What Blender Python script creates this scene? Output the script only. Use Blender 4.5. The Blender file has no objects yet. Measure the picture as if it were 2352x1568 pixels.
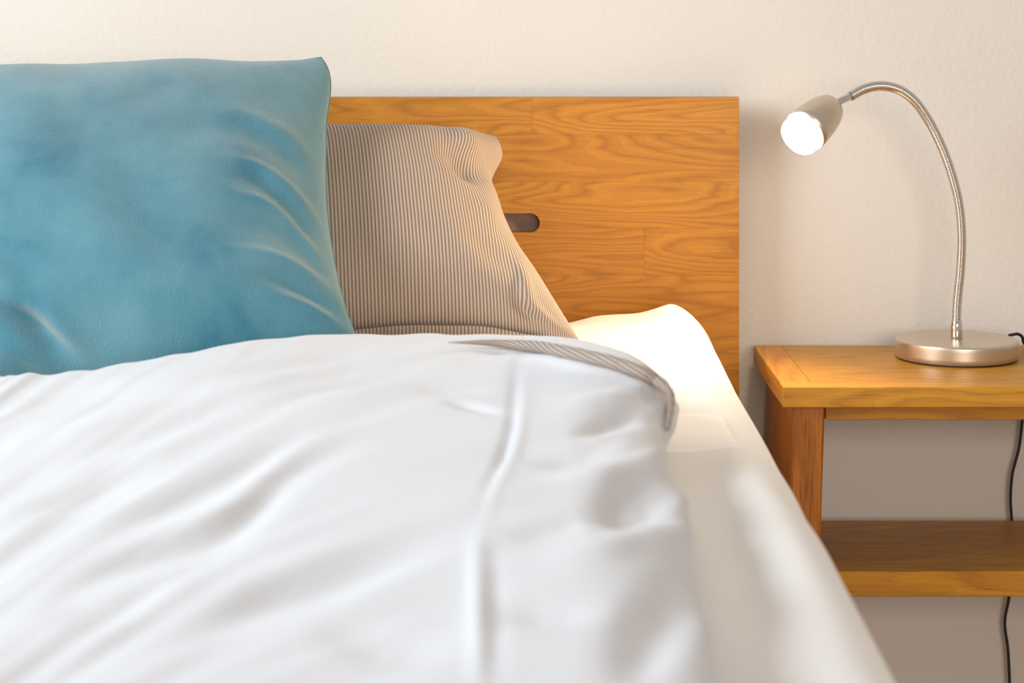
import bpy, math, random
import numpy as np
from mathutils import Vector, Matrix

# ------------------------------------------------------------------ camera, light, exposure
F = 4980.0            # focal length in pixels of the 2352 px wide frame
CZ = 1.12             # lens height; the lens stands 3.30 m in front of the wall (y = 0)
CD = 3.30
HX, HY = 1176.0, 6.0  # where the level line of sight meets the frame

scene = bpy.context.scene
col = scene.collection
cam_d = bpy.data.cameras.new('camera')
cam = bpy.data.objects.new('camera', cam_d)
col.objects.link(cam)
cam.location = (0, -CD, CZ)
cam.rotation_euler = (math.pi / 2, 0, 0)
cam_d.sensor_width = 36.0
cam_d.lens = 36.0 * F / 2352.0
cam_d.shift_y = -(784.0 - HY) / 2352.0
cam_d.clip_start = 0.05
cam_d.dof.use_dof = True
cam_d.dof.focus_distance = 2.93
cam_d.dof.aperture_fstop = 5.6
scene.camera = cam

world = bpy.data.worlds.new('world')
scene.world = world
world.use_nodes = True
world.node_tree.nodes['Background'].inputs['Color'].default_value = (1.0, 0.91, 0.83, 1)
world.node_tree.nodes['Background'].inputs['Strength'].default_value = 0.43

sun_d = bpy.data.lights.new('window_daylight', 'AREA')
sun_d.shape = 'RECTANGLE'
sun_d.size = 1.5
sun_d.size_y = 1.4
sun_d.energy = 98
sun_d.color = (0.82, 0.93, 1.0)
sun = bpy.data.objects.new('window_daylight', sun_d)
col.objects.link(sun)
sun.location = (-2.02, -1.75, 1.9)
sun.rotation_euler = (0, math.radians(-90), 0)

front_fill_d = bpy.data.lights.new('front_fill_light', 'AREA')  # added fill light from behind the lens, set in an unseen window
front_fill_d.shape = 'RECTANGLE'
front_fill_d.size = 2.0
front_fill_d.size_y = 1.4
front_fill_d.energy = 102
front_fill_d.color = (1.0, 0.93, 0.85)
front_fill = bpy.data.objects.new('front_fill_light', front_fill_d)
col.objects.link(front_fill)
front_fill.location = (0.9, -5.52, 1.6)
front_fill.rotation_euler = (math.radians(90), 0, 0)

scene.view_settings.view_transform = 'Standard'
scene.view_settings.look = 'None'
scene.view_settings.gamma = 1.0
scene.view_settings.use_curve_mapping = False
scene.view_settings.exposure = 0.06

# ------------------------------------------------------------------ helpers
def W(px, py, d):
    return np.array([(px - HX) / F * d, d - CD, CZ - (py - HY) / F * d])

def proj(P):
    d = P[:, 1] + CD
    return np.stack([HX + P[:, 0] * F / d, HY + (CZ - P[:, 2]) * F / d], 1)

def srgb(r, g, b):
    f = lambda c: (c / 255 / 12.92) if c / 255 <= 0.04045 else ((c / 255 + 0.055) / 1.055) ** 2.4
    return (f(r), f(g), f(b), 1.0)

def link(name, me, mat=None, parent=None, loc=None):
    o = bpy.data.objects.new(name, me)
    col.objects.link(o)
    if mat is not None and me is not None:
        me.materials.append(mat)
    if parent is not None:
        o.parent = parent
    if loc is not None:
        o.location = loc
    return o

def tag(o, label=None, cat=None, group=None, kind=None):
    if label: o['label'] = label
    if cat: o['category'] = cat
    if group: o['group'] = group
    if kind: o['kind'] = kind
    return o

def mesh(name, verts, faces, smooth=False, uv=None):
    me = bpy.data.meshes.new(name)
    me.from_pydata([tuple(map(float, v)) for v in verts], [], [tuple(map(int, f)) for f in faces])
    if smooth:
        me.polygons.foreach_set('use_smooth', [True] * len(me.polygons))
    if uv is not None:
        l = me.uv_layers.new(name='UVMap')
        idx = np.empty(len(me.loops), dtype=np.int32)
        me.loops.foreach_get('vertex_index', idx)
        l.data.foreach_set('uv', np.asarray(uv, dtype=np.float32)[idx].ravel())
    me.update()
    return me

def box_data(sx, sy, sz, b):
    """box centred at origin with chamfered edges"""
    v, idx = [], {}
    hx, hy, hz = sx / 2, sy / 2, sz / 2
    for x in (-1, 1):
        for y in (-1, 1):
            for z in (-1, 1):
                idx[(x, y, z, 0)] = len(v); v.append((x * hx, y * (hy - b), z * (hz - b)))
                idx[(x, y, z, 1)] = len(v); v.append((x * (hx - b), y * hy, z * (hz - b)))
                idx[(x, y, z, 2)] = len(v); v.append((x * (hx - b), y * (hy - b), z * hz))
    f = []
    for s in (-1, 1):
        f.append([idx[(s, a, c, 0)] for a, c in ((-1, -1), (1, -1), (1, 1), (-1, 1))][::s])
        f.append([idx[(a, s, c, 1)] for a, c in ((-1, -1), (-1, 1), (1, 1), (1, -1))][::s])
        f.append([idx[(a, c, s, 2)] for a, c in ((-1, -1), (1, -1), (1, 1), (-1, 1))][::s])
    for a in (-1, 1):
        for c in (-1, 1):
            f.append([idx[(a, c, -1, 0)], idx[(a, c, 1, 0)], idx[(a, c, 1, 1)], idx[(a, c, -1, 1)]][::-a * c])
            f.append([idx[(a, -1, c, 0)], idx[(a, 1, c, 0)], idx[(a, 1, c, 2)], idx[(a, -1, c, 2)]][::a * c])
            f.append([idx[(-1, a, c, 1)], idx[(1, a, c, 1)], idx[(1, a, c, 2)], idx[(-1, a, c, 2)]][::-a * c])
            for e in (-1, 1):
                f.append([idx[(a, c, e, 0)], idx[(a, c, e, 1)], idx[(a, c, e, 2)]][::a * c * e])
    return v, f

def box(name, x0, x1, y0, y1, z0, z1, mat, parent=None, b=0.002, shear=None):
    v, f = box_data(x1 - x0, y1 - y0, z1 - z0, b)
    if shear:
        v = [(p[0] + shear * (p[2] - (z1 - z0) / 2), p[1], p[2]) for p in v]
    base = Vector((0, 0, 0)) if parent is None else parent.location
    return link(name, mesh(name, v, f), mat, parent,
                Vector(((x0 + x1) / 2, (y0 + y1) / 2, (z0 + z1) / 2)) - base)

def prism_xz(name, outline, y0, y1, mat, parent, smooth=False):
    """outline of (x, z) points (counter-clockwise seen from -y) extruded in y, small chamfer towards -y"""
    n = len(outline)
    c = np.mean(np.array(outline), 0)
    P = np.array(outline) - c
    v = [(p[0], y0, p[1]) for p in P] + [(p[0], y1, p[1]) for p in P]
    f = [list(range(n)), list(range(2 * n - 1, n - 1, -1))]
    for i in range(n):
        j = (i + 1) % n
        f.append([i, i + n, j + n, j])
    return link(name, mesh(name, v, f), mat, parent, Vector((c[0], 0, c[1])) - parent.location)

def smooth_poly(pts, n, closed=False):
    pts = np.array(pts, float)
    t = np.concatenate([[0], np.cumsum(np.linalg.norm(np.diff(pts, axis=0), axis=1))])
    u = np.linspace(0, t[-1], n)
    m = np.gradient(pts, t, axis=0)
    k = np.clip(np.searchsorted(t, u, side='right') - 1, 0, len(t) - 2)
    h = (t[k + 1] - t[k]); s = ((u - t[k]) / h)[:, None]; h = h[:, None]
    return ((2*s**3-3*s**2+1)*pts[k] + (s**3-2*s**2+s)*h*m[k] + (-2*s**3+3*s**2)*pts[k+1] + (s**3-s**2)*h*m[k+1])

def sweep(path, radii, seg=16, cap=True):
    path = np.array(path, float); n = len(path)
    T = np.gradient(path, axis=0); T /= np.linalg.norm(T, axis=1)[:, None]
    ref = np.array([0, 1.0, 0]) if abs(T[0][1]) < .9 else np.array([1.0, 0, 0])
    a = np.cross(T[0], ref); a /= np.linalg.norm(a)
    V = []
    ang = np.linspace(0, 2*math.pi, seg, endpoint=False)
    for i in range(n):
        a = a - T[i] * np.dot(a, T[i]); a /= np.linalg.norm(a)
        b = np.cross(T[i], a)
        V.append(path[i] + radii[i] * (np.cos(ang)[:, None]*a + np.sin(ang)[:, None]*b))
    V = np.concatenate(V)
    Fc = []
    for i in range(n - 1):
        for j in range(seg):
            k = (j + 1) % seg
            Fc.append((i*seg+j, i*seg+k, (i+1)*seg+k, (i+1)*seg+j))
    if cap:
        Fc.append(tuple(range(seg))[::-1]); Fc.append(tuple(range((n-1)*seg, n*seg)))
    return V, Fc

def lathe(profile, seg=48, axis=None, origin=(0, 0, 0)):
    """profile [(r, h)] turned about `axis`"""
    ax = Vector(axis or (0, 0, 1)).normalized()
    rot = Vector((0, 0, 1)).rotation_difference(ax).to_matrix()
    V, Fc = [], []
    for r, h in profile:
        for j in range(seg):
            t = 2*math.pi*j/seg
            p = rot @ Vector((r*math.cos(t), r*math.sin(t), h))
            V.append((p.x+origin[0], p.y+origin[1], p.z+origin[2]))
    for i in range(len(profile) - 1):
        for j in range(seg):
            k = (j+1) % seg
            Fc.append((i*seg+j, i*seg+k, (i+1)*seg+k, (i+1)*seg+j))
    Fc.append(tuple(range(seg))[::-1]); Fc.append(tuple(range((len(profile)-1)*seg, len(profile)*seg)))
    return V, Fc

def vnormals(V, quads):
    q = np.asarray(quads)
    n = np.cross(V[q[:, 2]] - V[q[:, 0]], V[q[:, 3]] - V[q[:, 1]])
    N = np.zeros_like(V)
    for k in range(4):
        np.add.at(N, q[:, k], n)
    return N / (np.linalg.norm(N, axis=1)[:, None] + 1e-12)

def fold(Q, pts, w, amp, w2=None, fade=0.45):
    """height of a crease that runs along pts; w is its half width on the right of the run, w2 on the left"""
    pts = smooth_poly(pts, 24)
    best = np.full(len(Q), 1e9); side = np.zeros(len(Q)); tt = np.zeros(len(Q))
    n = len(pts) - 1
    for i in range(n):
        a, b = pts[i], pts[i+1]
        ab = b - a; L2 = ab @ ab + 1e-12
        t = np.clip(((Q - a) @ ab) / L2, 0, 1)
        D = Q - (a + t[:, None]*ab)
        d2 = (D*D).sum(1)
        m = d2 < best
        best[m] = d2[m]
        side[m] = (ab[0]*D[m, 1] - ab[1]*D[m, 0])
        tt[m] = (i + t[m]) / n
    d = np.sqrt(best)
    ww = np.where(side >= 0, w, w2 or w)
    e = np.clip(tt/fade, 0, 1)*np.clip((1-tt)/fade, 0, 1) if fade > 0 else 1.0
    e = e*e*(3-2*e) if fade > 0 else 1.0
    return amp * np.exp(-(d/ww)**2) * e

def vnoise(P, scale, seed):
    """smooth value noise on 2-D points"""
    rng = np.random.RandomState(seed)
    T = rng.rand(64, 64)
    p = P*scale + 100
    i = np.floor(p).astype(int); f = p - i; f = f*f*(3-2*f)
    g = lambda a, b: T[(i[:, 0]+a) % 64, (i[:, 1]+b) % 64]
    return ((g(0,0)*(1-f[:,0])+g(1,0)*f[:,0])*(1-f[:,1]) + (g(0,1)*(1-f[:,0])+g(1,1)*f[:,0])*f[:,1])*2-1

def round_slab(xs, ys, zs, r):
    """closed rounded box over given grid lines; r = rounding per axis. Vertices, quads, uv"""
    V, Q = [], []
    def face(A, B, mk, flip):
        base = sum(len(v) for v in V)
        a, b = np.meshgrid(A, B, indexing='ij')
        V.append(mk(a.ravel(), b.ravel()))
        na, nb = len(A), len(B)
        i, j = np.meshgrid(np.arange(na-1), np.arange(nb-1), indexing='ij')
        k = (base + i*nb + j).ravel()
        q = np.stack([k, k+nb, k+nb+1, k+1], 1)
        Q.append(q[:, ::-1] if flip else q)
    o = lambda a, c: np.full_like(a, c)
    face(xs, ys, lambda a, b: np.stack([a, b, o(a, zs[-1])], 1), False)
    face(xs, ys, lambda a, b: np.stack([a, b, o(a, zs[0])], 1), True)
    face(xs, zs, lambda a, b: np.stack([a, o(a, ys[0]), b], 1), False)
    face(xs, zs, lambda a, b: np.stack([a, o(a, ys[-1]), b], 1), True)
    face(ys, zs, lambda a, b: np.stack([o(a, xs[-1]), a, b], 1), False)
    face(ys, zs, lambda a, b: np.stack([o(a, xs[0]), a, b], 1), True)
    V = np.concatenate(V); Q = np.concatenate(Q)
    key = np.round(V*1e5).astype(np.int64)
    _, first, inv = np.unique(key, axis=0, return_index=True, return_inverse=True)
    V = V[first]; Q = inv.ravel()[Q]
    flat = V.copy()
    lo = np.array([xs[0], ys[0], zs[0]]) + r; hi = np.array([xs[-1], ys[-1], zs[-1]]) - r
    q = np.clip(V, lo, hi)
    D = (V - q)/r
    L = np.linalg.norm(D, axis=1)[:, None]
    V = q + np.where(L > 1e-9, D/np.maximum(L, 1e-9), 0)*r*np.minimum(L*1.0, 1.0)
    return V, Q, flat

def coons(top, right, bottom, left, nu, nv):
    """grid over four boundary curves (top and bottom run left to right; left and right run top to bottom)"""
    t = smooth_poly(top, nu); b = smooth_poly(bottom, nu)
    l = smooth_poly(left, nv); r = smooth_poly(right, nv)
    u = np.linspace(0, 1, nu)[:, None, None]; v = np.linspace(0, 1, nv)[None, :, None]
    P = (1-v)*t[:, None] + v*b[:, None] + (1-u)*l[None] + u*r[None] \
        - ((1-u)*(1-v)*t[0] + u*(1-v)*t[-1] + (1-u)*v*b[0] + u*v*b[-1])
    return P, u[:, :, 0], v[:, :, 0]

def pad(name, curves, nu, nv, thick, back, p, wr, mat, parent, size, ex=2.6, flank=None, planar=False):
    """stuffed cloth pad: front and back sheets joined along the seam; wr(pixel, uv) = wrinkle height"""
    P, u, v = coons(*curves, nu, nv)
    du = np.gradient(P, axis=0); dv = np.gradient(P, axis=1)
    N = np.cross(dv, du); N /= np.linalg.norm(N, axis=2)[:, :, None] + 1e-12
    if N[nu//2, nv//2, 1] > 0: N = -N
    Nm = N[nu//4:3*nu//4, nv//4:3*nv//4].mean((0, 1)); Nm /= np.linalg.norm(Nm)
    U = np.broadcast_to(u, (nu, nv)); Vv = np.broadcast_to(v, (nu, nv))
    prof = lambda t: (1-np.abs(2*t-1)**ex)**p
    B = prof(U)*prof(Vv)
    if flank:                       # plump right side: the front stays full and then rolls round
        e = np.clip((1 - U)/flank, 0, 1); l = np.clip(U/0.3, 0, 1)
        B = np.sqrt(1 - (1 - e)**2)*np.sqrt(1 - (1 - l)**2)*prof(Vv)
    em = np.clip(np.minimum(np.minimum(U, 1-U), np.minimum(Vv, 1-Vv))*14, 0, 1)
    fr = P + Nm*(thick*B)[:, :, None]
    q = proj(fr.reshape(-1, 3)); uvv = np.stack([U.ravel(), Vv.ravel()], 1)
    h = wr(q, uvv).reshape(nu, nv)*em
    # true surface normals for the wrinkles
    du = np.gradient(fr, axis=0); dv = np.gradient(fr, axis=1)
    n2 = np.cross(dv, du); n2 /= np.linalg.norm(n2, axis=2)[:, :, None] + 1e-12
    n2 *= np.sign((n2*Nm).sum(2))[:, :, None]
    fr = fr + n2*h[:, :, None]
    bk = P - Nm*(back*B)[:, :, None]
    n = nu*nv
    Vt = np.concatenate([fr.reshape(-1, 3), bk.reshape(-1, 3)])
    i, j = np.meshgrid(np.arange(nu-1), np.arange(nv-1), indexing='ij')
    k = (i*nv+j).ravel()
    qf = np.stack([k, k+1, k+nv+1, k+nv], 1)
    qb = qf[:, ::-1] + n
    # weld the rim: back rim vertices use the front ones
    rim = np.zeros((nu, nv), bool); rim[0] = rim[-1] = True; rim[:, 0] = rim[:, -1] = True
    mp = np.arange(2*n); r = np.where(rim.ravel())[0]; mp[r+n] = r
    Q = np.concatenate([qf, mp[qb]])
    used = np.unique(Q); remap = np.full(2*n, -1); remap[used] = np.arange(len(used))
    uv = np.concatenate([uvv, uvv])*np.array(size)
    if planar:                      # the weave runs straight up the pad, closer together where it rolls round the side
        mid = thick*B[:, nv//2]; xm = P[:, nv//2, 0]
        extra = np.cumsum(np.concatenate([[0], np.hypot(np.diff(mid), np.diff(xm)) - np.diff(xm)]))
        ux = P[:, :, 0] + extra[:, None] - 0.055*np.sqrt(Vv + 0.02)
        uv[:n, 0] = ux.ravel(); uv[n:, 0] = ux.ravel()
    Vt[:, 2] = np.maximum(Vt[:, 2], MT + 0.002)      # rests on the mattress
    me = mesh(name, Vt[used], remap[Q], True, uv[used])
    return link(name, me, mat, parent), P, fr

# ------------------------------------------------------------------ materials
class NT:
    def __init__(s, name):
        s.m = bpy.data.materials.new(name); s.m.use_nodes = True
        s.t = s.m.node_tree; s.b = s.t.nodes['Principled BSDF']
    def n(s, typ, **kw):
        nd = s.t.nodes.new(typ)
        for k, v in kw.items():
            if k.startswith('i_'):
                key = k[2:]; key = int(key) if key.isdigit() else key.replace('_', ' ')
                if hasattr(v, 'is_linked') or isinstance(v, bpy.types.NodeSocket): s.t.links.new(v, nd.inputs[key])
                else: nd.inputs[key].default_value = v
            else: setattr(nd, k, v)
        return nd
    def l(s, a, b): s.t.links.new(a, b)
    def math(s, op, a, b=0.0, c=None):
        nd = s.n('ShaderNodeMath', operation=op)
        for i, x in enumerate((a, b, c)):
            if x is None: continue
            if isinstance(x, bpy.types.NodeSocket): s.l(x, nd.inputs[i])
            else: nd.inputs[i].default_value = x
        return nd.outputs[0]
    def mix(s, f, a, b, mode='MIX'):
        nd = s.n('ShaderNodeMix', data_type='RGBA', blend_type=mode)
        for i, x in ((0, f), (6, a), (7, b)):
            if isinstance(x, bpy.types.NodeSocket): s.l(x, nd.inputs[i])
            else: nd.inputs[i].default_value = x
        return nd.outputs[2]
    def bump(s, h, strength, dist):
        nd = s.n('ShaderNodeBump'); s.l(h, nd.inputs['Height'])
        nd.inputs['Strength'].default_value = strength; nd.inputs['Distance'].default_value = dist
        s.l(nd.outputs[0], s.b.inputs['Normal'])
    def ramp(s, f, stops):
        nd = s.n('ShaderNodeValToRGB'); s.l(f, nd.inputs[0])
        el = nd.color_ramp.elements
        while len(el) < len(stops): el.new(0.5)
        for e, (p, c) in zip(el, stops): e.position = p; e.color = c
        return nd.outputs[0]
    def set(s, **kw):
        for k, v in kw.items(): s.b.inputs[k.replace('_', ' ')].default_value = v
        return s

def plaster():
    s = NT('cream_plaster'); tc = s.n('ShaderNodeTexCoord').outputs['Object']
    n1 = s.n('ShaderNodeTexNoise', i_Vector=tc, i_Scale=120.0, i_Detail=4.0, i_Roughness=0.55).outputs[0]
    n2 = s.n('ShaderNodeTexNoise', i_Vector=tc, i_Scale=3.0, i_Detail=2.0).outputs[0]
    s.l(s.mix(n2, srgb(209, 201, 192), srgb(216, 208, 199)), s.b.inputs['Base Color'])
    s.bump(n1, 0.22, 0.005); s.set(Roughness=0.85); s.b.inputs['Specular IOR Level'].default_value = 0.2
    return s.m

def plain(name, c, rough=0.5, metal=0.0, **kw):
    s = NT(name); tc = s.n('ShaderNodeTexCoord').outputs['Object']
    n = s.n('ShaderNodeTexNoise', i_Vector=tc, i_Scale=30.0, i_Detail=3.0).outputs[0]
    dark = tuple(x*0.93 for x in c[:3]) + (1,)
    s.l(s.mix(n, dark, c), s.b.inputs['Base Color'])
    s.set(Roughness=rough, Metallic=metal)
    for k, v in kw.items(): s.b.inputs[k.replace('_', ' ')].default_value = v
    return s.m

def oak(name, axis, light, mid, dark, pores=0.5, rings=26.0, rough=0.42):
    s = NT(name)
    tc = s.n('ShaderNodeTexCoord').outputs['Object']
    rnd = s.n('ShaderNodeObjectInfo').outputs['Random']
    off = s.n('ShaderNodeCombineXYZ')
    for k, m in enumerate((37.0, 91.0, 53.0)): s.l(s.math('MULTIPLY', rnd, m), off.inputs[k])
    add = s.n('ShaderNodeVectorMath', operation='ADD'); s.l(tc, add.inputs[0]); s.l(off.outputs[0], add.inputs[1])
    def stretch(along, across):
        sc = [across]*3; sc[axis] = along
        v = s.n('ShaderNodeVectorMath', operation='MULTIPLY'); s.l(add.outputs[0], v.inputs[0]); v.inputs[1].default_value = sc
        return v.outputs[0]
    n1 = s.n('ShaderNodeTexNoise', i_Vector=stretch(1.9, 12.0), i_Scale=1.0, i_Detail=1.6, i_Roughness=0.45, i_Distortion=0.25).outputs[0]
    r = s.math('MULTIPLY', n1, rings)
    fz = s.n('ShaderNodeTexNoise', i_Vector=stretch(13.0, 80.0), i_Scale=1.0, i_Detail=3.0).outputs[0]
    r = s.math('FRACT', s.math('ADD', r, s.math('MULTIPLY', fz, 1.0)))
    tri = s.math('SUBTRACT', 1.0, s.math('ABSOLUTE', s.math('SUBTRACT', s.math('MULTIPLY', r, 2.0), 1.0)))
    ring = s.math('ADD', s.math('MULTIPLY', s.math('POWER', tri, 2.0), 0.55), s.math('MULTIPLY', s.math('POWER', r, 3.0), 0.25))
    n2 = s.n('ShaderNodeTexNoise', i_Vector=stretch(6.0, 210.0), i_Scale=1.0, i_Detail=3.0, i_Roughness=0.6).outputs[0]
    n3 = s.n('ShaderNodeTexNoise', i_Vector=stretch(16.0, 520.0), i_Scale=1.0, i_Detail=2.0).outputs[0]
    n4 = s.n('ShaderNodeTexNoise', i_Vector=stretch(1.0, 4.0), i_Scale=1.0, i_Detail=2.0).outputs[0]
    c = s.mix(n4, mid, light)
    c = s.mix(s.math('MULTIPLY', ring, 1.05), c, dark)
    st = s.math('MULTIPLY', s.math('SUBTRACT', n2, 0.45), 1.3)
    st.node.use_clamp = True
    c = s.mix(s.math('MULTIPLY', st, 0.55), c, dark)
    po = s.math('MULTIPLY', s.math('SUBTRACT', n3, 0.56), 7.0); po.node.use_clamp = True
    pd = tuple(x*0.45 for x in dark[:3]) + (1,)
    c = s.mix(s.math('MULTIPLY', po, pores), c, pd)
    tone = s.math('ADD', s.math('MULTIPLY', s.math('FRACT', s.math('MULTIPLY', rnd, 7.3)), 0.16), 0.92)
    g = s.n('ShaderNodeCombineColor'); [s.l(tone, g.inputs[k]) for k in range(3)]
    c = s.mix(1.0, c, g.outputs[0], 'MULTIPLY')
    s.l(c, s.b.inputs['Base Color'])
    s.bump(s.math('ADD', n2, po), 0.12, 0.001)
    s.set(Roughness=rough); s.b.inputs['Specular IOR Level'].default_value = 0.28
    return s.m

def stripes(name, axis, period, ca, cb, duty=0.5, weave=900.0):
    s = NT(name)
    uv = s.n('ShaderNodeUVMap').outputs[0]
    sep = s.n('ShaderNodeSeparateXYZ', i_0=uv)
    x = s.math('MULTIPLY', sep.outputs[axis], 1.0/period)
    tri = s.math('ABSOLUTE', s.math('SUBTRACT', s.math('FRACT', x), 0.5))
    k = s.math('MULTIPLY', s.math('SUBTRACT', tri, 0.5*(1-duty)), 14.0); 
    k = s.math('ADD', k, 0.5); k.node.use_clamp = True
    w = s.n('ShaderNodeTexNoise', i_Vector=uv, i_Scale=weave, i_Detail=2.0).outputs[0]
    c = s.mix(k, cb, ca)
    c = s.mix(s.math('MULTIPLY', w, 0.25), c, tuple(q*0.7 for q in cb[:3])+(1,))
    s.l(c, s.b.inputs['Base Color'])
    s.bump(w, 0.25, 0.0008)
    s.set(Roughness=0.9); s.b.inputs['Specular IOR Level'].default_value = 0.15
    s.b.inputs['Sheen Weight'].default_value = 0.08
    return s.m

def cotton(name, c):
    s = NT(name); tc = s.n('ShaderNodeTexCoord').outputs['Object']
    w = s.n('ShaderNodeTexNoise', i_Vector=tc, i_Scale=700.0, i_Detail=2.0).outputs[0]
    s.l(s.mix(s.math('MULTIPLY', w, 0.2), c, tuple(q*0.88 for q in c[:3])+(1,)), s.b.inputs['Base Color'])
    s.bump(w, 0.15, 0.0006); s.set(Roughness=0.9); s.b.inputs['Specular IOR Level'].default_value = 0.15
    return s.m

def velvet():
    s = NT('teal_velvet'); uv = s.n('ShaderNodeUVMap').outputs[0]
    big = s.n('ShaderNodeTexNoise', i_Vector=uv, i_Scale=7.0, i_Detail=4.0, i_Roughness=0.55, i_Distortion=0.15).outputs[0]
    fine = s.n('ShaderNodeTexNoise', i_Vector=uv, i_Scale=420.0, i_Detail=3.0, i_Roughness=0.7).outputs[0]
    c = s.ramp(big, [(0.28, srgb(34, 98, 118)), (0.45, srgb(74, 122, 136)), (0.70, srgb(98, 140, 150))])
    c = s.mix(s.math('MULTIPLY', fine, 0.4), c, srgb(60, 112, 128))
    s.l(c, s.b.inputs['Base Color'])
    s.bump(fine, 0.6, 0.003)
    s.set(Roughness=0.95); s.b.inputs['Specular IOR Level'].default_value = 0.1
    s.b.inputs['Sheen Weight'].default_value = 0.65
    s.b.inputs['Sheen Roughness'].default_value = 0.5
    s.b.inputs['Sheen Tint'].default_value = srgb(225, 215, 200)
    return s.m

HB = dict(light=srgb(190, 129, 36), mid=srgb(177, 113, 23), dark=srgb(135, 78, 11))
M_wall = plaster()
M_floor = oak('floor_wood', 1, srgb(212, 180, 140), srgb(202, 166, 126), srgb(170, 130, 92))
M_hb = oak('honey_oak_planks', 0, rings=20.0, pores=0.2, **HB)
M_nsx = oak('oak_grain_across', 0, rings=9.0, pores=0.35, light=srgb(202, 146, 44), mid=srgb(191, 131, 30), dark=srgb(154, 96, 15))
M_nsy = oak('oak_grain_deep', 1, rings=9.0, pores=0.35, light=srgb(202, 139, 48), mid=srgb(187, 122, 34), dark=srgb(148, 86, 16))
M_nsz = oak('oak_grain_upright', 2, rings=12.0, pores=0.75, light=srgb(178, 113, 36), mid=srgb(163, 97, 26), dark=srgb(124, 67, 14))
M_felt = plain('grey_brown_felt', srgb(132, 110, 98), 0.95)
M_sheet = cotton('white_sheet_cotton', srgb(238, 236, 234))
M_sheet2 = cotton('doubled_sheet_cotton', srgb(250, 248, 246))
M_white = plain('white_paint', srgb(236, 234, 230), 0.5)
M_pillow = stripes('striped_pillow_cotton', 0, 0.0048, srgb(196, 177, 160), srgb(138, 118, 104), 0.5)
M_duvet = stripes('striped_duvet_cotton', 1, 0.0062, srgb(228, 230, 235), srgb(178, 173, 173), 0.55)
M_roll_shade = stripes('shaded_striped_cotton', 0, 0.0053, srgb(182, 168, 158), srgb(118, 103, 94), 0.5)  # stripes darkened so the colour carries the far edge's shade
M_velvet = velvet()
M_nickel = plain('satin_champagne_metal', srgb(214, 200, 182), 0.33, 0.9)
M_chrome = plain('polished_chrome', srgb(222, 216, 208), 0.12, 1.0)
M_rubber = plain('black_rubber', srgb(24, 22, 22), 0.6)
M_glass = plain('window_glass', (0.9, 0.95, 1, 1), 0.05, 0.0, Transmission_Weight=1.0)
sb = NT('lit_diffuser')
sb.set(Emission_Strength=520.0); sb.b.inputs['Emission Color'].default_value = (1.0, 0.77, 0.47, 1)
sb.b.inputs['Base Color'].default_value = (1, 1, 1, 1)
M_bulb = sb.m
sb = NT('lit_diffuser_side')
sb.set(Emission_Strength=36.0); sb.b.inputs['Emission Color'].default_value = (1.0, 0.82, 0.58, 1)
sb.b.inputs['Base Color'].default_value = (1, 1, 1, 1)
M_bulb_side = sb.m

# ------------------------------------------------------------------ the room
def struct(o): o['kind'] = 'structure'; return o
XL = -2.05
struct(box('floor', XL - 0.12, 2.6, -5.7, 0.12, -0.05, 0.0, M_floor, b=0.001))
struct(box('wall_back', XL - 0.12, 2.6, 0.0, 0.12, 0.0, 2.6, M_wall, b=0.001))
struct(box('baseboard_back', XL + 0.001, 2.6, -0.014, -0.0005, 0.0005, 0.06, M_white, b=0.003))
# left wall: four pieces around the window opening joined in one mesh
def wall_with_opening():
    V, Fc = [], []
    y0, y1, wy0, wy1, wz0, wz1 = -5.56, -0.001, -2.55, -0.95, 1.15, 2.6
    for (a, b, c, d) in ((y0, wy0, 0, 2.6), (wy1, y1, 0, 2.6), (wy0, wy1, 0, wz0)):
        v, f = box_data(0.12, b - a, d - c, 0.0005)
        o = len(V)
        V += [(p[0], p[1] + (a+b)/2, p[2] + (c+d)/2) for p in v]
        Fc += [[i + o for i in q] for q in f]
    return struct(link('wall_left', mesh('wall_left', V, Fc), M_wall, None, (XL - 0.06, 0, 0)))
wall_with_opening()
win = struct(box('window_1', XL - 0.075, XL - 0.045, -2.55, -0.95, 1.15, 1.21, M_white, b=0.003))
for (a, b, c, d) in ((-2.55, -2.49, 1.21, 2.6), (-1.01, -0.95, 1.21, 2.6), (-1.78, -1.72, 1.21, 2.6)):
    box('window_frame', XL - 0.075, XL - 0.045, a, b, c, d, M_white, win, b=0.003)
for a, b in ((-2.49, -1.78), (-1.72, -1.01)):
    box('pane', XL - 0.064, XL - 0.058, a, b, 1.21, 2.6, M_glass, win, b=0.001)

# far wall behind the lens; unseen window added to hold the fill light
def front_wall():
    V, Fc = [], []
    for (a, b, c, d) in ((XL - 0.12, -0.12, 0, 2.6), (1.92, 2.6, 0, 2.6), (-0.12, 1.92, 0, 0.88), (-0.12, 1.92, 2.32, 2.6)):
        v, f = box_data(b - a, 0.12, d - c, 0.0005)
        o = len(V)
        V += [(p[0] + (a+b)/2, p[1], p[2] + (c+d)/2) for p in v]
        Fc += [[i + o for i in q] for q in f]
    return struct(link('wall_front', mesh('wall_front', V, Fc), M_wall, None, (0, -5.62, 0)))
front_wall()
fill_win = struct(box('fill_window', -0.12, 1.92, -5.65, -5.62, 0.88, 0.94, M_white, b=0.003))
for (a, b, c, d) in ((-0.12, -0.06, 0.94, 2.32), (1.86, 1.92, 0.94, 2.32), (0.87, 0.93, 0.94, 2.26), (-0.06, 1.86, 2.26, 2.32)):
    box('window_frame', a, b, -5.65, -5.62, c, d, M_white, fill_win, b=0.003)
for a, b in ((-0.06, 0.87), (0.93, 1.86)):
    box('pane', a, b, -5.638, -5.632, 0.94, 2.26, M_glass, fill_win, b=0.001)

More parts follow.
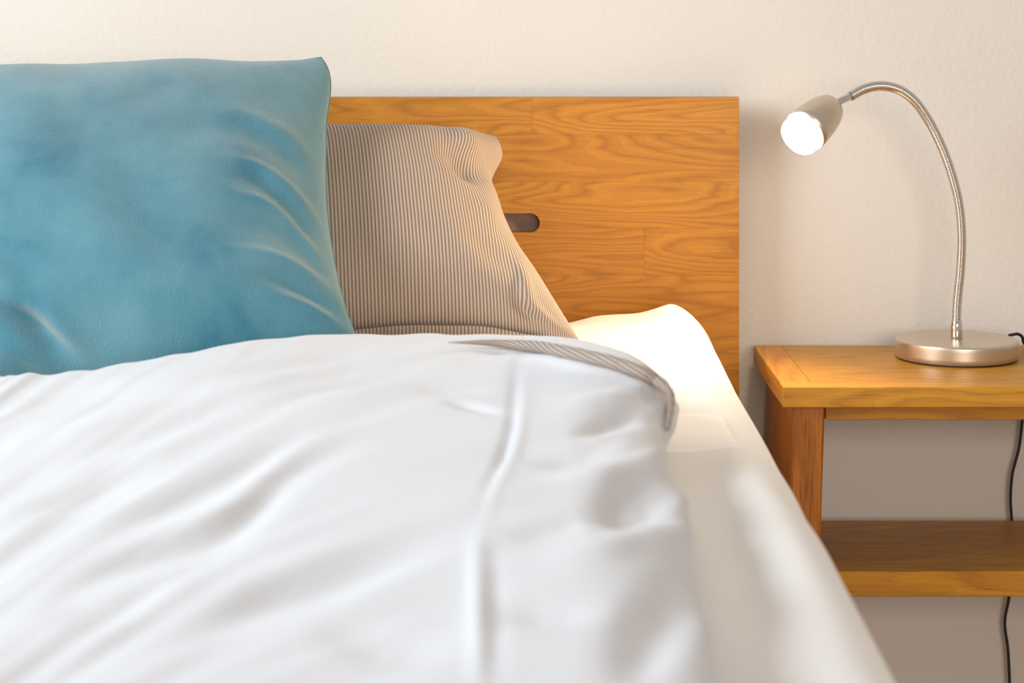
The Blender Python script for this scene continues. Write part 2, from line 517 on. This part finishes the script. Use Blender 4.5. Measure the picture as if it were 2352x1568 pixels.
# ------------------------------------------------------------------ bed
bed = link('bed', None, None, None, (-0.48, -0.06, 0))
tag(bed, 'honey oak bed with a tall plank headboard against the cream wall', 'bed')
hb_r = (1697 - HX)/F*3.24; hb_top = CZ - (223-HY)/F*3.24
hb_l = -1.34
YF, YB = -0.065, -0.041
hb = box('headboard', hb_l + 0.004, hb_r - 0.004, YB, YB + 0.012, 0.22, hb_top - 0.004, M_felt, bed, b=0.002)
hb['label'] = 'grey brown backing board seen through the hand slot'
zr = lambda py: CZ - (py - HY)/F*3.235
xr = lambda px: (px - HX)/F*3.235
rows = [hb_top] + [zr(p) for p in (309, 417, 525, 633, 741, 849, 957, 1065)] + [0.22]
joints = [[-1.02, -.46, xr(1222)], [-.9, -.28], [-1.1, -.62], [-.74, -.2, xr(1479)], [-1.0, -.5, xr(1251)],
          [-.8, -.3], [-1.1, -.5, 0.02], [-.7], [-.4]]
sl_r, sl_l, sl_t, sl_b = xr(1240), xr(1240) - 0.20, zr(490), zr(534)
rc = (sl_t - sl_b)/2; zc = (sl_t + sl_b)/2
g = 0.00006
for k in range(len(rows) - 1):
    z1, z0 = rows[k] - (g if k else 0), rows[k+1] + g
    xs = [hb_l] + joints[k] + [hb_r]
    for a, b in zip(xs[:-1], xs[1:]):
        a += g if a > hb_l else 0; b -= g if b < hb_r else 0
        hit = a < sl_l and b > sl_r and z0 < sl_t and z1 > sl_b
        if not hit:
            pl = box('plank', a, b, YF, YB - 0.0005, z0, z1, M_hb, None, b=0.00012)
        else:
            arc = lambda cx, a0, a1: [(cx + rc*math.cos(math.radians(t)), zc + rc*math.sin(math.radians(t)))
                                      for t in np.linspace(a0, a1, 13)]
            if z0 > sl_b:      # slot bites into the lower edge
                t0 = math.degrees(math.asin((z0 - zc)/rc))
                notch = arc(sl_l + rc, 180 - t0, 90) + arc(sl_r - rc, 90, t0)
                out = [(a, z0)] + notch + [(b, z0), (b, z1), (a, z1)]
            else:
                t0 = math.degrees(math.asin((z1 - zc)/rc))
                notch = arc(sl_r - rc, t0, -90) + arc(sl_l + rc, -90, -180 - t0)
                out = [(a, z0), (b, z0), (b, z1)] + notch + [(a, z1)]
            e = link('tmp', None); e.location = (0, 0, 0)
            pl = prism_xz('plank', out, YF, YB - 0.0005, M_hb, e)
            bpy.data.objects.remove(e)
        w = pl.location.copy()
        pl.parent = hb
        pl.location = w - hb.location - bed.location
box('side_rail', 0.235, 0.262, -2.10, YF - 0.001, 0.20, 0.35, M_nsy, bed, b=0.003)
box('side_rail', -1.262, -1.235, -2.10, YF - 0.001, 0.20, 0.35, M_nsy, bed, b=0.003)
box('foot_rail', -1.262, 0.262, -2.128, -2.101, 0.20, 0.35, M_nsx, bed, b=0.003)
box('slat_base', -1.234, 0.234, -2.10, YF - 0.001, 0.325, 0.352, M_nsx, bed, b=0.002)
for x in (-1.262, 0.202):
    for y in (-2.10, -0.135):
        box('leg', x + 0.001, x + 0.06, y, y + 0.06, 0.0, 0.1995, M_nsz, bed, b=0.003)

# mattress in its sheet
MT = 0.663
def spaced(a, b, n, ea, eb, ra, rb):
    """grid lines with extra ones in the rounded ends"""
    return np.unique(np.concatenate([np.linspace(a, a+ra, ea), np.linspace(a+ra, b-rb, n), np.linspace(b-rb, b, eb)]).round(6))
RS = np.array([0.07, 0.055, 0.07])
xs = spaced(-1.24, 0.293, 130, 8, 22, .07, .09); ys = spaced(-2.12, -0.098, 170, 8, 22, .06, .09); zs = spaced(0.3565, MT, 6, 6, 16, .07, .07)
V, Q, flat = round_slab(xs, ys, zs, RS)
tz = np.clip((V[:, 2] - 0.45)/(MT - 0.45), 0, 1)
d = V[:, 1] + CD
right = np.clip((V[:, 0] + 0.2)/0.4, 0, 1)
V[:, 0] += right*(-0.010 + 0.014*(d - 1.3)/1.9)*tz
# back edge sinks a little, the far corner of the sheet is pulled up to a point
V[:, 2] += tz*(-0.012*np.exp(-((V[:, 0] - 0.02)/0.16)**2)*np.exp(-((d - 3.2)/0.10)**2))
rr = np.hypot((V[:, 0] - 0.232)/0.05, (d - 3.175)/0.07)
V[:, 2] += tz*0.026*np.exp(-rr**1.3)
V[:, 2] += tz*fold(V[:, :2]*1000, [(60, -130), (150, -126), (225, -122)], 22, 0.008)
V[:, 2] += tz*fold(V[:, :2]*1000, [(238, -130), (262, -240), (270, -420)], 16, 0.005)
N = vnormals(V, Q)
h = 0.0022*vnoise(V[:, :2]*np.array([1, .5]), 16, 3)
h += fold(V[:, :2]*1000, [(215, -900), (230, -1200), (235, -1500), (240, -1900)], 34, 0.010, 26)
h += fold(V[:, :2]*1000, [(190, -1150), (185, -1450), (180, -1900)], 22, -0.006)
h += fold(V[:, :2]*1000, [(255, -250), (285, -520), (284, -900)], 14, -0.003)
V = V + N*(h*tz)[:, None]
mat_o = link('mattress', mesh('mattress', V, Q, True), M_sheet)
tag(mat_o, 'thick mattress in a plain white fitted sheet, its corner beside the oak headboard', 'mattress')

# second layer of the sheet that ends in a straight hem beside the duvet
gx, gd = np.meshgrid(np.linspace(0.06, 0.236, 30), np.linspace(2.215, 2.40, 24), indexing='ij')
sp = np.stack([gx.ravel(), gd.ravel() - CD], 1)
sp[:, 1] -= 0.02*(sp[:, 0] - 0.06)
tv = V[V[:, 2] > 0.62]
zz = []
for p in sp:
    dq = ((tv[:, :2] - p)**2).sum(1); i = np.argpartition(dq, 6)[:6]; w = 1/(dq[i] + 1e-6)
    zz.append((tv[i, 2]*w).sum()/w.sum())
v2 = np.c_[sp, np.array(zz) + 0.0009]
f2 = [(i*24+j, (i+1)*24+j, (i+1)*24+j+1, i*24+j+1) for i in range(29) for j in range(23)]
sh2 = link('sheet_hem', mesh('sheet_hem', v2, f2, True), M_sheet2, mat_o)
md = sh2.modifiers.new('thickness', 'SOLIDIFY'); md.thickness = 0.0009; md.offset = -1

# ------------------------------------------------------------------ pillow
def pillow_wr(q, uv):
    h = 0.0020*vnoise(uv*np.array([1.4, 1]), 7, 5)
    h += fold(q, [(985, 338), (1040, 352), (1085, 392), (1140, 425)], 20, -0.019, 22)     # dog-eared corner
    h += fold(q, [(1010, 312), (1075, 330), (1125, 372)], 24, 0.012)
    h += fold(q, [(1080, 440), (1120, 480), (1160, 540)], 24, 0.006)
    h += fold(q, [(1050, 500), (1110, 560), (1190, 640)], 26, -0.006)
    h += fold(q, [(1170, 560), (1195, 630), (1215, 700), (1270, 760)], 10, 0.008, 18)      # crease down the flank
    h += fold(q, [(1200, 640), (1190, 690), (1230, 740), (1290, 775)], 14, -0.009)
    h += fold(q, [(1210, 690), (1260, 735), (1310, 770)], 9, 0.006)
    h += fold(q, [(800, 470), (900, 560), (1000, 690)], 70, 0.008)
    return h
d0 = 2.875
pc = ([W(250, 328, 3.10), W(560, 325, 3.10), W(750, 328, 3.10), W(900, 325, 3.10), W(1040, 317, 3.10), W(1140, 313, 3.10)],
      [W(1140, 313, 3.10), W(1154, 350, 3.085), W(1130, 418, 3.06), W(1146, 470, 3.04), W(1166, 530, 3.01), W(1202, 600, 2.98),
       W(1237, 650, 2.955), W(1300, 740, 2.90), W(1339, 792, d0)],
      [W(250, 790, d0), W(700, 792, 2.86), W(1339, 792, d0)],
      [W(250, 328, 3.10), W(240, 560, 2.98), W(250, 790, d0)])
pil = link('pillow', None, None, None, (-0.22, -0.42, MT))
tag(pil, 'beige and taupe striped pillow leaning on the oak headboard', 'pillow')
def to_parent(o, p): o.parent = p; o.location = o.location - p.location; return o
cov, P, FR = pad('pillowcase', pc, 260, 200, 0.14, 0.07, 0.55, pillow_wr, M_pillow, None, (0.74, 0.40), 2.3, 0.36, True)
to_parent(cov, pil)
# envelope hem across the lower front: a folded strip lying on the case
def hem():
    pts = smooth_poly([(560, 772), (760, 762), (840, 753), (920, 746), (1030, 746), (1120, 749), (1190, 762), (1260, 777), (1322, 789)], 120)
    fq = proj(FR.reshape(-1, 3)); flatF = FR.reshape(-1, 3)
    V, Q, UV = [], [], []
    def surf(p):
        i = np.argmin(((fq - p)**2).sum(1)); dd = flatF[i, 1] + CD
        return dd
    nu, nv = FR.shape[:2]
    for i, p in enumerate(pts):
        dd = surf(p)
        e = min(i, len(pts)-1-i)/12.0; e = min(1, e)
        for j, (dy, lift) in enumerate(((0, 0.0008), (1.5, 0.0085*e), (5, 0.0095*e), (13, 0.0075*e), (30, 0.003*e), (44, 0.001))):
            dl = surf(p + np.array([0, dy]))
            w = W(p[0], p[1] + dy, min(dl, dd) - lift - 0.0015)
            w[2] = max(w[2], MT + 0.0015)
            V.append(w); UV.append((W(p[0], p[1], dd)[0] + 0.0021, 0.3 + dy*0.0006))
        if i:
            for j in range(5):
                a = (i-1)*6 + j
                Q.append((a, a+1, a+7, a+6))
    me = mesh('hem', V, Q, True, UV)
    o = link('hem', me, M_pillow)
    o.modifiers.new('thickness', 'SOLIDIFY').thickness = 0.0012
    return o
to_parent(hem(), pil)

# ------------------------------------------------------------------ teal cushion
def cushion_wr(q, uv):
    h = 0.0018*vnoise(uv, 9, 11) + 0.0035*vnoise(uv, 4, 12)
    R = [([(430, 250), (570, 272), (680, 330), (760, 440)], 17, 0.0050),
         ([(400, 290), (570, 310), (670, 370), (770, 500)], 26, -0.0080),
         ([(450, 350), (600, 385), (700, 470), (790, 620)], 11, 0.0060),
         ([(440, 385), (600, 425), (700, 530), (790, 680)], 20, -0.0080),
         ([(480, 430), (620, 470), (710, 560), (800, 700)], 10, 0.0060),
         ([(520, 500), (650, 545), (740, 630), (830, 760)], 22, -0.0070),
         ([(480, 560), (640, 590), (740, 645), (840, 760)], 12, 0.0060),
         ([(520, 610), (660, 650), (760, 710), (860, 820)], 20, -0.0090),
         ([(560, 660), (680, 690), (780, 745), (880, 860)], 12, 0.0060),
         ([(330, 300), (300, 420), (380, 560), (420, 700)], 70, -0.006),
         ([(120, 320), (190, 480), (240, 620)], 80, 0.006),
         ([(-60, 690), (60, 735), (130, 800), (230, 900)], 26, -0.030),
         ([(-60, 790), (60, 820), (160, 910)], 26, 0.020),
         ([(40, 690), (120, 750), (230, 840)], 40, 0.010),
         ([(-20, 560), (60, 640), (110, 700)], 40, -0.008)]
    for p, w, a in R: h = h + (0.72 if p[0][0] > 350 else 1.0)*fold(q, p, w, a)
    return h
cb = 2.63
cc = ([W(-130, 158, 2.93), W(0, 160, 2.93), W(150, 162, 2.94), W(300, 155, 2.94), W(420, 148, 2.95), W(560, 150, 2.95), W(680, 140, 2.95), W(738, 132, 2.95)],
      [W(738, 132, 2.95), W(747, 146, 2.945), W(749, 300, 2.88), W(751, 480, 2.79), W(772, 620, 2.72), W(798, 720, 2.66), W(826, 800, cb), W(835, 848, cb - .02)],
      [W(-150, 866, 2.62), W(200, 862, 2.62), W(500, 858, 2.61), W(835, 848, cb - .02)],
      [W(-130, 158, 2.93), W(-122, 500, 2.77), W(-150, 866, 2.62)])
cu = link('cushion', None, None, None, (-0.45, -0.66, MT))
tag(cu, 'square teal velvet cushion propped in front of the striped pillow', 'cushion')
cco, P, FRC = pad('velvet_cover', cc, 300, 260, 0.105, 0.04, 0.6, cushion_wr, M_velvet, None, (0.5, 0.48), 2.2, 0.55)
to_parent(cco, cu)
rV1, rF1 = sweep(smooth_poly(cc[0], 90), [0.001]*90, 8)
rV2, rF2 = sweep(smooth_poly(cc[1], 110), [0.001]*110, 8)
rimV = np.concatenate([rV1, rV2]); rimF = list(rF1) + [tuple(i + len(rV1) for i in f) for f in rF2]
to_parent(link('seam', mesh('seam', rimV, rimF, True), M_velvet), cu)

# ------------------------------------------------------------------ duvet
sil = np.array([(-300, 880), (0, 868), (100, 866), (240, 847), (430, 815), (560, 790), (700, 778), (830, 772), (1000, 768), (1200, 780),
                (1340, 800), (1450, 822), (1530, 852), (1600, 884)], float)
ridge_d = np.interp(sil[:, 0], [0, 500, 800, 1000, 1200, 1400, 1550], [2.36, 2.46, 2.52, 2.52, 2.46, 2.30, 2.17])
rx = (sil[:, 0] - HX)/F*ridge_d
rz = CZ - (sil[:, 1] - HY)/F*ridge_d
X1 = 0.158
RD = np.array([0.105, 0.075, 0.034])
xs = spaced(-1.28, X1, 310, 8, 48, .06, .11); ys = spaced(-2.16, -0.70, 430, 8, 40, .07, .09); zs = spaced(0, 0.068, 4, 8, 8, .03, .03)
V, Q, flat = round_slab(xs, ys, zs, RD)
UV = np.stack([flat[:, 0], flat[:, 1] + flat[:, 2]], 1)
k = V[:, 2]/0.068                               # 0 underside .. 1 top
t = np.clip((V[:, 1] + 2.16)/1.46, 0, 1)        # 0 near .. 1 far edge
dfar = np.interp(V[:, 0], rx, ridge_d) + 0.085 + 0.03*np.clip((V[:, 0] - 0.05)/0.1, 0, 1)
dd = 1.14 + t*(2.60 - 1.14)
sft = np.clip((dd - 1.7)/0.9, 0, 1); sft = sft*sft*(3 - 2*sft)
dd = dd + (dfar - 2.60)*sft
# right edge wavers; near end comes in a little
xe = np.interp(dd, [1.1, 1.35, 1.6, 1.8, 1.92, 2.02, 2.12, 2.2, 2.4], [.124, .128, .136, .146, .137, .142, .160, .170, .172])
wx = np.clip((V[:, 0] + 0.25)/0.40, 0, 1)**2
V[:, 0] += wx*(xe - X1)
# top height: swells at the far edge as measured along it, lower toward the foot
ztop = np.interp(V[:, 0], rx, rz)
far = np.exp(-np.clip((np.interp(V[:, 0], rx, ridge_d) - dd)/0.5, 0, 9)**2)
plate = 0.728 + 0.006*np.sin(V[:, 0]*7)
top = ztop*far + plate*(1 - far)
V[:, 1] = dd - CD
V[:, 2] = MT + 0.0035 + k*(top - MT - 0.0035)
N = vnormals(V, Q)
q = proj(V)
psi = np.log(np.maximum(q[:, 1] + 0.72*q[:, 0] - 0.00021*q[:, 0]**2 - 500, 60))
wf = np.stack([psi*16, q[:, 0]/420.0], 1)
h = 0.0025*vnoise(V[:, :2], 8, 21) + 0.0022*vnoise(wf, 1.0, 23) + 0.0011*vnoise(wf*np.array([2.1, 1.3]), 1.0, 24)
h += np.clip((q[:, 0] - 1080)/200, 0, 1)*np.clip((1300 - q[:, 1])/200, 0, 1)*0.0022*vnoise(np.stack([(q[:, 1] + 0.12*q[:, 0])/26.0, q[:, 0]/170.0], 1), 1.0, 31)
VAL = [([(0, 1476), (155, 1368), (309, 1296), (515, 1224), (670, 1090), (773, 1038), (876, 1007), (1100, 976)], 34, -.0085),
       ([(0, 1420), (180, 1310), (340, 1240), (540, 1160), (680, 1040), (850, 965), (1080, 935)], 30, .006),
       ([(283, 1502), (464, 1445), (618, 1378), (773, 1332), (953, 1275), (1090, 1239)], 36, -.008),
       ([(250, 1430), (464, 1370), (640, 1310), (800, 1270), (1000, 1200)], 36, .005),
       ([(0, 1193), (155, 1157), (283, 1090), (400, 1050)], 28, -.006),
       ([(80, 1420), (270, 1405), (440, 1342)], 36, -.004),
       ([(361, 925), (464, 872), (670, 829), (876, 808), (1100, 808)], 13, -.006),
       ([(380, 950), (520, 900), (690, 858), (880, 830), (1130, 835)], 14, .005),
       ([(560, 950), (670, 915), (824, 882), (979, 863), (1130, 852)], 13, -.005),
       ([(695, 1450), (979, 1466), (1090, 1414)], 40, -.005),
       ([(103, 1069), (361, 987), (515, 930), (640, 890)], 24, -.006),
       ([(60, 1020), (300, 945), (470, 890)], 22, .005),
       ([(206, 1224), (412, 1152), (592, 1069), (760, 960)], 30, -.006),
       ([(0, 930), (140, 905), (300, 880)], 18, -.004),
       ([(1000, 923), (1080, 936), (1172, 963)], 9, -.006),
       ([(930, 900), (1060, 900), (1170, 890)], 12, -.004),
       ([(1300, 1000), (1396, 963), (1520, 940)], 17, -.008),
       ([(1240, 950), (1380, 920), (1530, 905)], 18, .006),
       ([(1187, 1076), (1340, 1042), (1450, 1010)], 22, -.006),
       ([(1640, 1030), (1396, 1088), (1226, 1122)], 28, .006),
       ([(1330, 1210), (1470, 1155), (1600, 1120)], 52, -.013),
       ([(1370, 1180), (1440, 1110), (1540, 1075)], 30, -.005),
       ([(1700, 1280), (1481, 1228), (1380, 1262), (1200, 1290)], 34, .006),
       ([(1620, 1250), (1560, 1360), (1480, 1480), (1440, 1640)], 70, -.010),
       ([(1113, 1405), (1300, 1410), (1420, 1390)], 34, -.004),
       ([(1130, 1240), (1280, 1215), (1400, 1180)], 26, -.005),
       # flat border along the far edge
       ([(1050, 812), (1190, 806), (1330, 824), (1440, 850), (1540, 905)], 13, -.012, None, .3),
       ([(1060, 838), (1200, 828), (1330, 845), (1440, 870), (1520, 915)], 10, .006),
       # long press fold down the middle
       ([(1196, 800), (1190, 840), (1182, 900), (1176, 970), (1148, 1060), (1112, 1150), (1095, 1210)], 11, -.0045, 18),
       ([(1206, 810), (1200, 900), (1190, 985), (1165, 1065), (1128, 1150), (1112, 1240)], 17, .003),
       ([(1112, 1150), (1100, 1240), (1098, 1350), (1100, 1480), (1100, 1640)], 20, .004, 30),
       ([(1140, 1200), (1132, 1300), (1130, 1450), (1130, 1640)], 26, -.002)]
for f in VAL:
    h = h + (0.85 if f[0][0][0] < 1100 else 1.1)*fold(q, *f)
edge = np.clip(k*2.2 - 0.5, 0, 1)
V = V + N*(h*edge)[:, None]
V[:, 2] = np.maximum(V[:, 2], MT + 0.003)
duv = link('duvet', mesh('duvet', V, Q, True, UV), M_duvet)
def duvet_roll():  # striped tube added along the far edge for its dark shaded band
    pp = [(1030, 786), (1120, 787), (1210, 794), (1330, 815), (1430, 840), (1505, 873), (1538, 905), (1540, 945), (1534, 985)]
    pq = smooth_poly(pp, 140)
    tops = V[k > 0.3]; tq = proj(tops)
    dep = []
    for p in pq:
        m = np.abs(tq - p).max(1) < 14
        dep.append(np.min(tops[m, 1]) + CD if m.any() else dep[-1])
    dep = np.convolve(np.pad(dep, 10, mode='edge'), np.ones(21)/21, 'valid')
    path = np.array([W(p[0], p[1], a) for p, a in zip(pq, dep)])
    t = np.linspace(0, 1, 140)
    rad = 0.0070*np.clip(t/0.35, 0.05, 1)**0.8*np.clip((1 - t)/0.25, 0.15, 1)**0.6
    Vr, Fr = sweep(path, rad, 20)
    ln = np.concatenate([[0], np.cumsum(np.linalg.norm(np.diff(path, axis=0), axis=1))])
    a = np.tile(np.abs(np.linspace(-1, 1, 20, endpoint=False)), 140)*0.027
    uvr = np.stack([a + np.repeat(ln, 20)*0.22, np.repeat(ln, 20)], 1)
    return link('shaded_rolled_edge', mesh('shaded_rolled_edge', Vr, Fr, True, uvr), M_roll_shade, duv)
duvet_roll()['label'] = 'striped rolled edge of the cover, shade put into its colour'
tag(duv, 'rumpled white finely striped duvet spread over the bed in the foreground', 'duvet')

# ------------------------------------------------------------------ nightstand
NX0 = 0.3645; NX1 = 0.925
NZ = CZ - 787*3.27/F
yb, yf = 3.27 - CD, 2.918 - CD
ns = link('nightstand', None, None, None, ((NX0+NX1)/2, (yb+yf)/2, 0))
tag(ns, 'oak nightstand with an open lower shelf beside the bed', 'nightstand')
T = 0.0282; es = 0.042; fs = 0.034; gp = 0.0001
box('tabletop', NX0 + es + gp, NX1 - es - gp, yf + fs + gp, yb, NZ - T, NZ, M_nsx, ns, b=0.0006)
box('end_strip', NX0, NX0 + es, yf + fs + gp, yb, NZ - T, NZ, M_nsy, ns, b=0.001)
box('end_strip', NX1 - es, NX1, yf + fs + gp, yb, NZ - T, NZ, M_nsy, ns, b=0.001)
box('front_strip', NX0, NX1, yf, yf + fs, NZ - T, NZ, M_nsx, ns, b=0.0012)
SH = 0.031
lx0, lx1 = 0.392, 0.4348
lf, lb = 2.95 - CD, 3.262 - CD
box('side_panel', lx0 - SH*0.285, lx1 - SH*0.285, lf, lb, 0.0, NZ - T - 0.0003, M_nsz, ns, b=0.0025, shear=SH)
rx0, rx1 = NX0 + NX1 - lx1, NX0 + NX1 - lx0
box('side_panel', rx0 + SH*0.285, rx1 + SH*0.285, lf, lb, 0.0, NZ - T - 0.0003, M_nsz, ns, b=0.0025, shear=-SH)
az = CZ - (964 - HY)*3.0/F
box('apron', lx1 - 0.001, rx0 + 0.001, 3.0 - CD, 3.02 - CD, az, NZ - T - 0.0003, M_nsx, ns, b=0.001)
sz1 = CZ - (1312 - HY)*2.955/F; sz0 = CZ - (1370 - HY)*2.955/F
box('shelf', lx1 - 0.007, rx0 + 0.007, 2.955 - CD, 3.246 - CD, sz0, sz1, M_nsx, ns, b=0.0012)

# ------------------------------------------------------------------ lamp
LD = 3.155
bx, by = (2197 - HX)/F*LD, LD - CD
lamp = link('desk_lamp', None, None, None, (bx, by, NZ))
tag(lamp, 'lit brushed metal gooseneck lamp standing on the oak nightstand', 'lamp')
def lp(name, V, Fc, mat, smooth=True, parent=None):
    V = np.array(V) - np.array([bx, by, NZ])
    return link(name, mesh(name, V, Fc, smooth), mat, parent or lamp)
br = 0.0882
rnd = lambda r0, z0, r, a0, a1, n=6: [(r0 + r*math.cos(a), z0 + r*math.sin(a)) for a in np.linspace(a0, a1, n)]
lp('rubber_foot', *lathe([(br - 0.004, 0.0002), (br - 0.002, 0.0005), (br - 0.002, 0.003)], 72, origin=(bx, by, NZ)), M_rubber, False)
lp('base', *lathe([(br - 0.001, 0.0022)] + [(br, 0.0032), (br, 0.010), (br, 0.020)] + rnd(br - 0.004, 0.0245, 0.004, 0, math.pi/2, 8) +
   [(br - 0.008, 0.0286), (0.04, 0.0286), (0.006, 0.0286)], 96, origin=(bx, by, NZ)), M_nickel)
zb = NZ + 0.0286
lp('ferrule', *lathe([(0.0082, 0.0), (0.0088, 0.004), (0.0086, 0.018), (0.0076, 0.026), (0.0062, 0.0275)], 32, origin=(bx, by, zb)), M_chrome)
gpx = [(2196, 745), (2199, 690), (2206, 620), (2209, 545), (2203, 470), (2186, 400), (2160, 330), (2130, 272), (2100, 231), (2065, 206),
       (2025, 197), (1985, 204), (1953, 221)]
def arm(px, py):
    d = LD                          # the arm bends in one upright plane, forward and to the left of the stem
    for _ in range(6):
        d = LD - 0.60*max(0.0, bx - (px - HX)/F*d)
    return W(px, py, d)
path = smooth_poly([arm(*p) for p in gpx], 900)
ph = np.arange(900)/6.0*2*math.pi
lp('gooseneck', *sweep(path, 0.0067 + 0.00055*np.cos(ph), 18), M_chrome)
ax = np.array([-0.65, -0.57, -0.50]); ax /= np.linalg.norm(ax)
neck0 = arm(1953, 221)
rim = W(1760 + 630/7.127, 170 + 940/7.127, neck0[1] + CD - 0.056)
L = 0.071
tail = rim - ax*L
col_path = smooth_poly([neck0, (neck0 + tail)/2 + np.array([0, -0.001, 0.0006]), tail + ax*0.004], 12)
lp('neck_collar', *sweep(col_path, [0.0056]*12, 20), M_chrome)
R = 0.0316
head = lathe([(0.006, 0.0), (0.012, 0.0006), (0.0165, 0.0026), (0.0200, 0.0065), (0.0230, 0.013), (0.0258, 0.022), (0.0284, 0.034), (0.0302, 0.048),
              (0.0312, 0.060), (R, L), (R - 0.0012, L), (R - 0.002, L - 0.004), (0.028, 0.05), (0.012, 0.03)], 64, axis=tuple(ax), origin=tuple(tail))
lp('lamp_head', *head, M_nickel)
dif = lathe([(0.026, L - 0.020), (R - 0.0030, L - 0.004), (R - 0.0026, L), (R - 0.0026, L + 0.013), (R - 0.0045, L + 0.0175), (R - 0.009, L + 0.0200),
             (0.016, L + 0.0212), (0.004, L + 0.0216)], 64, axis=tuple(ax), origin=tuple(tail))
df = lp('diffuser', *dif, M_bulb)
df.data.materials.append(M_bulb_side)          # the moulded side wall glows less than the face
for i, pf in enumerate(df.data.polygons):
    if i < 64*4: pf.material_index = 1
df['label'] = 'glowing white round diffuser'
cord = [W(2318, 770, 3.20), W(2328, 768, 3.21), W(2338, 767, 3.22), W(2347, 772, 3.225), W(2351, 785, 3.23)]
cord.append(np.array([W(2362, 790, 3.25)[0], 3.255 - CD, NZ + 0.002]))
cord += [np.array([0.775, -0.033, NZ + 0.002]), np.array([0.778, -0.021, NZ - 0.012]), W(2348, 965, 3.281), W(2340, 1030, 3.281), W(2325, 1090, 3.281), W(2321, 1140, 3.281),
         W(2324, 1200, 3.281), W(2326, 1290, 3.281), W(2317, 1375, 3.281), W(2308, 1425, 3.281), W(2315, 1490, 3.281), W(2319, 1568, 3.281), W(2322, 1680, 3.275)]
cp = smooth_poly(cord, 260)
cp[:, 1] = np.minimum(cp[:, 1], -0.017)
lp('power_cord', *sweep(cp, [0.0024]*260, 8), M_rubber)
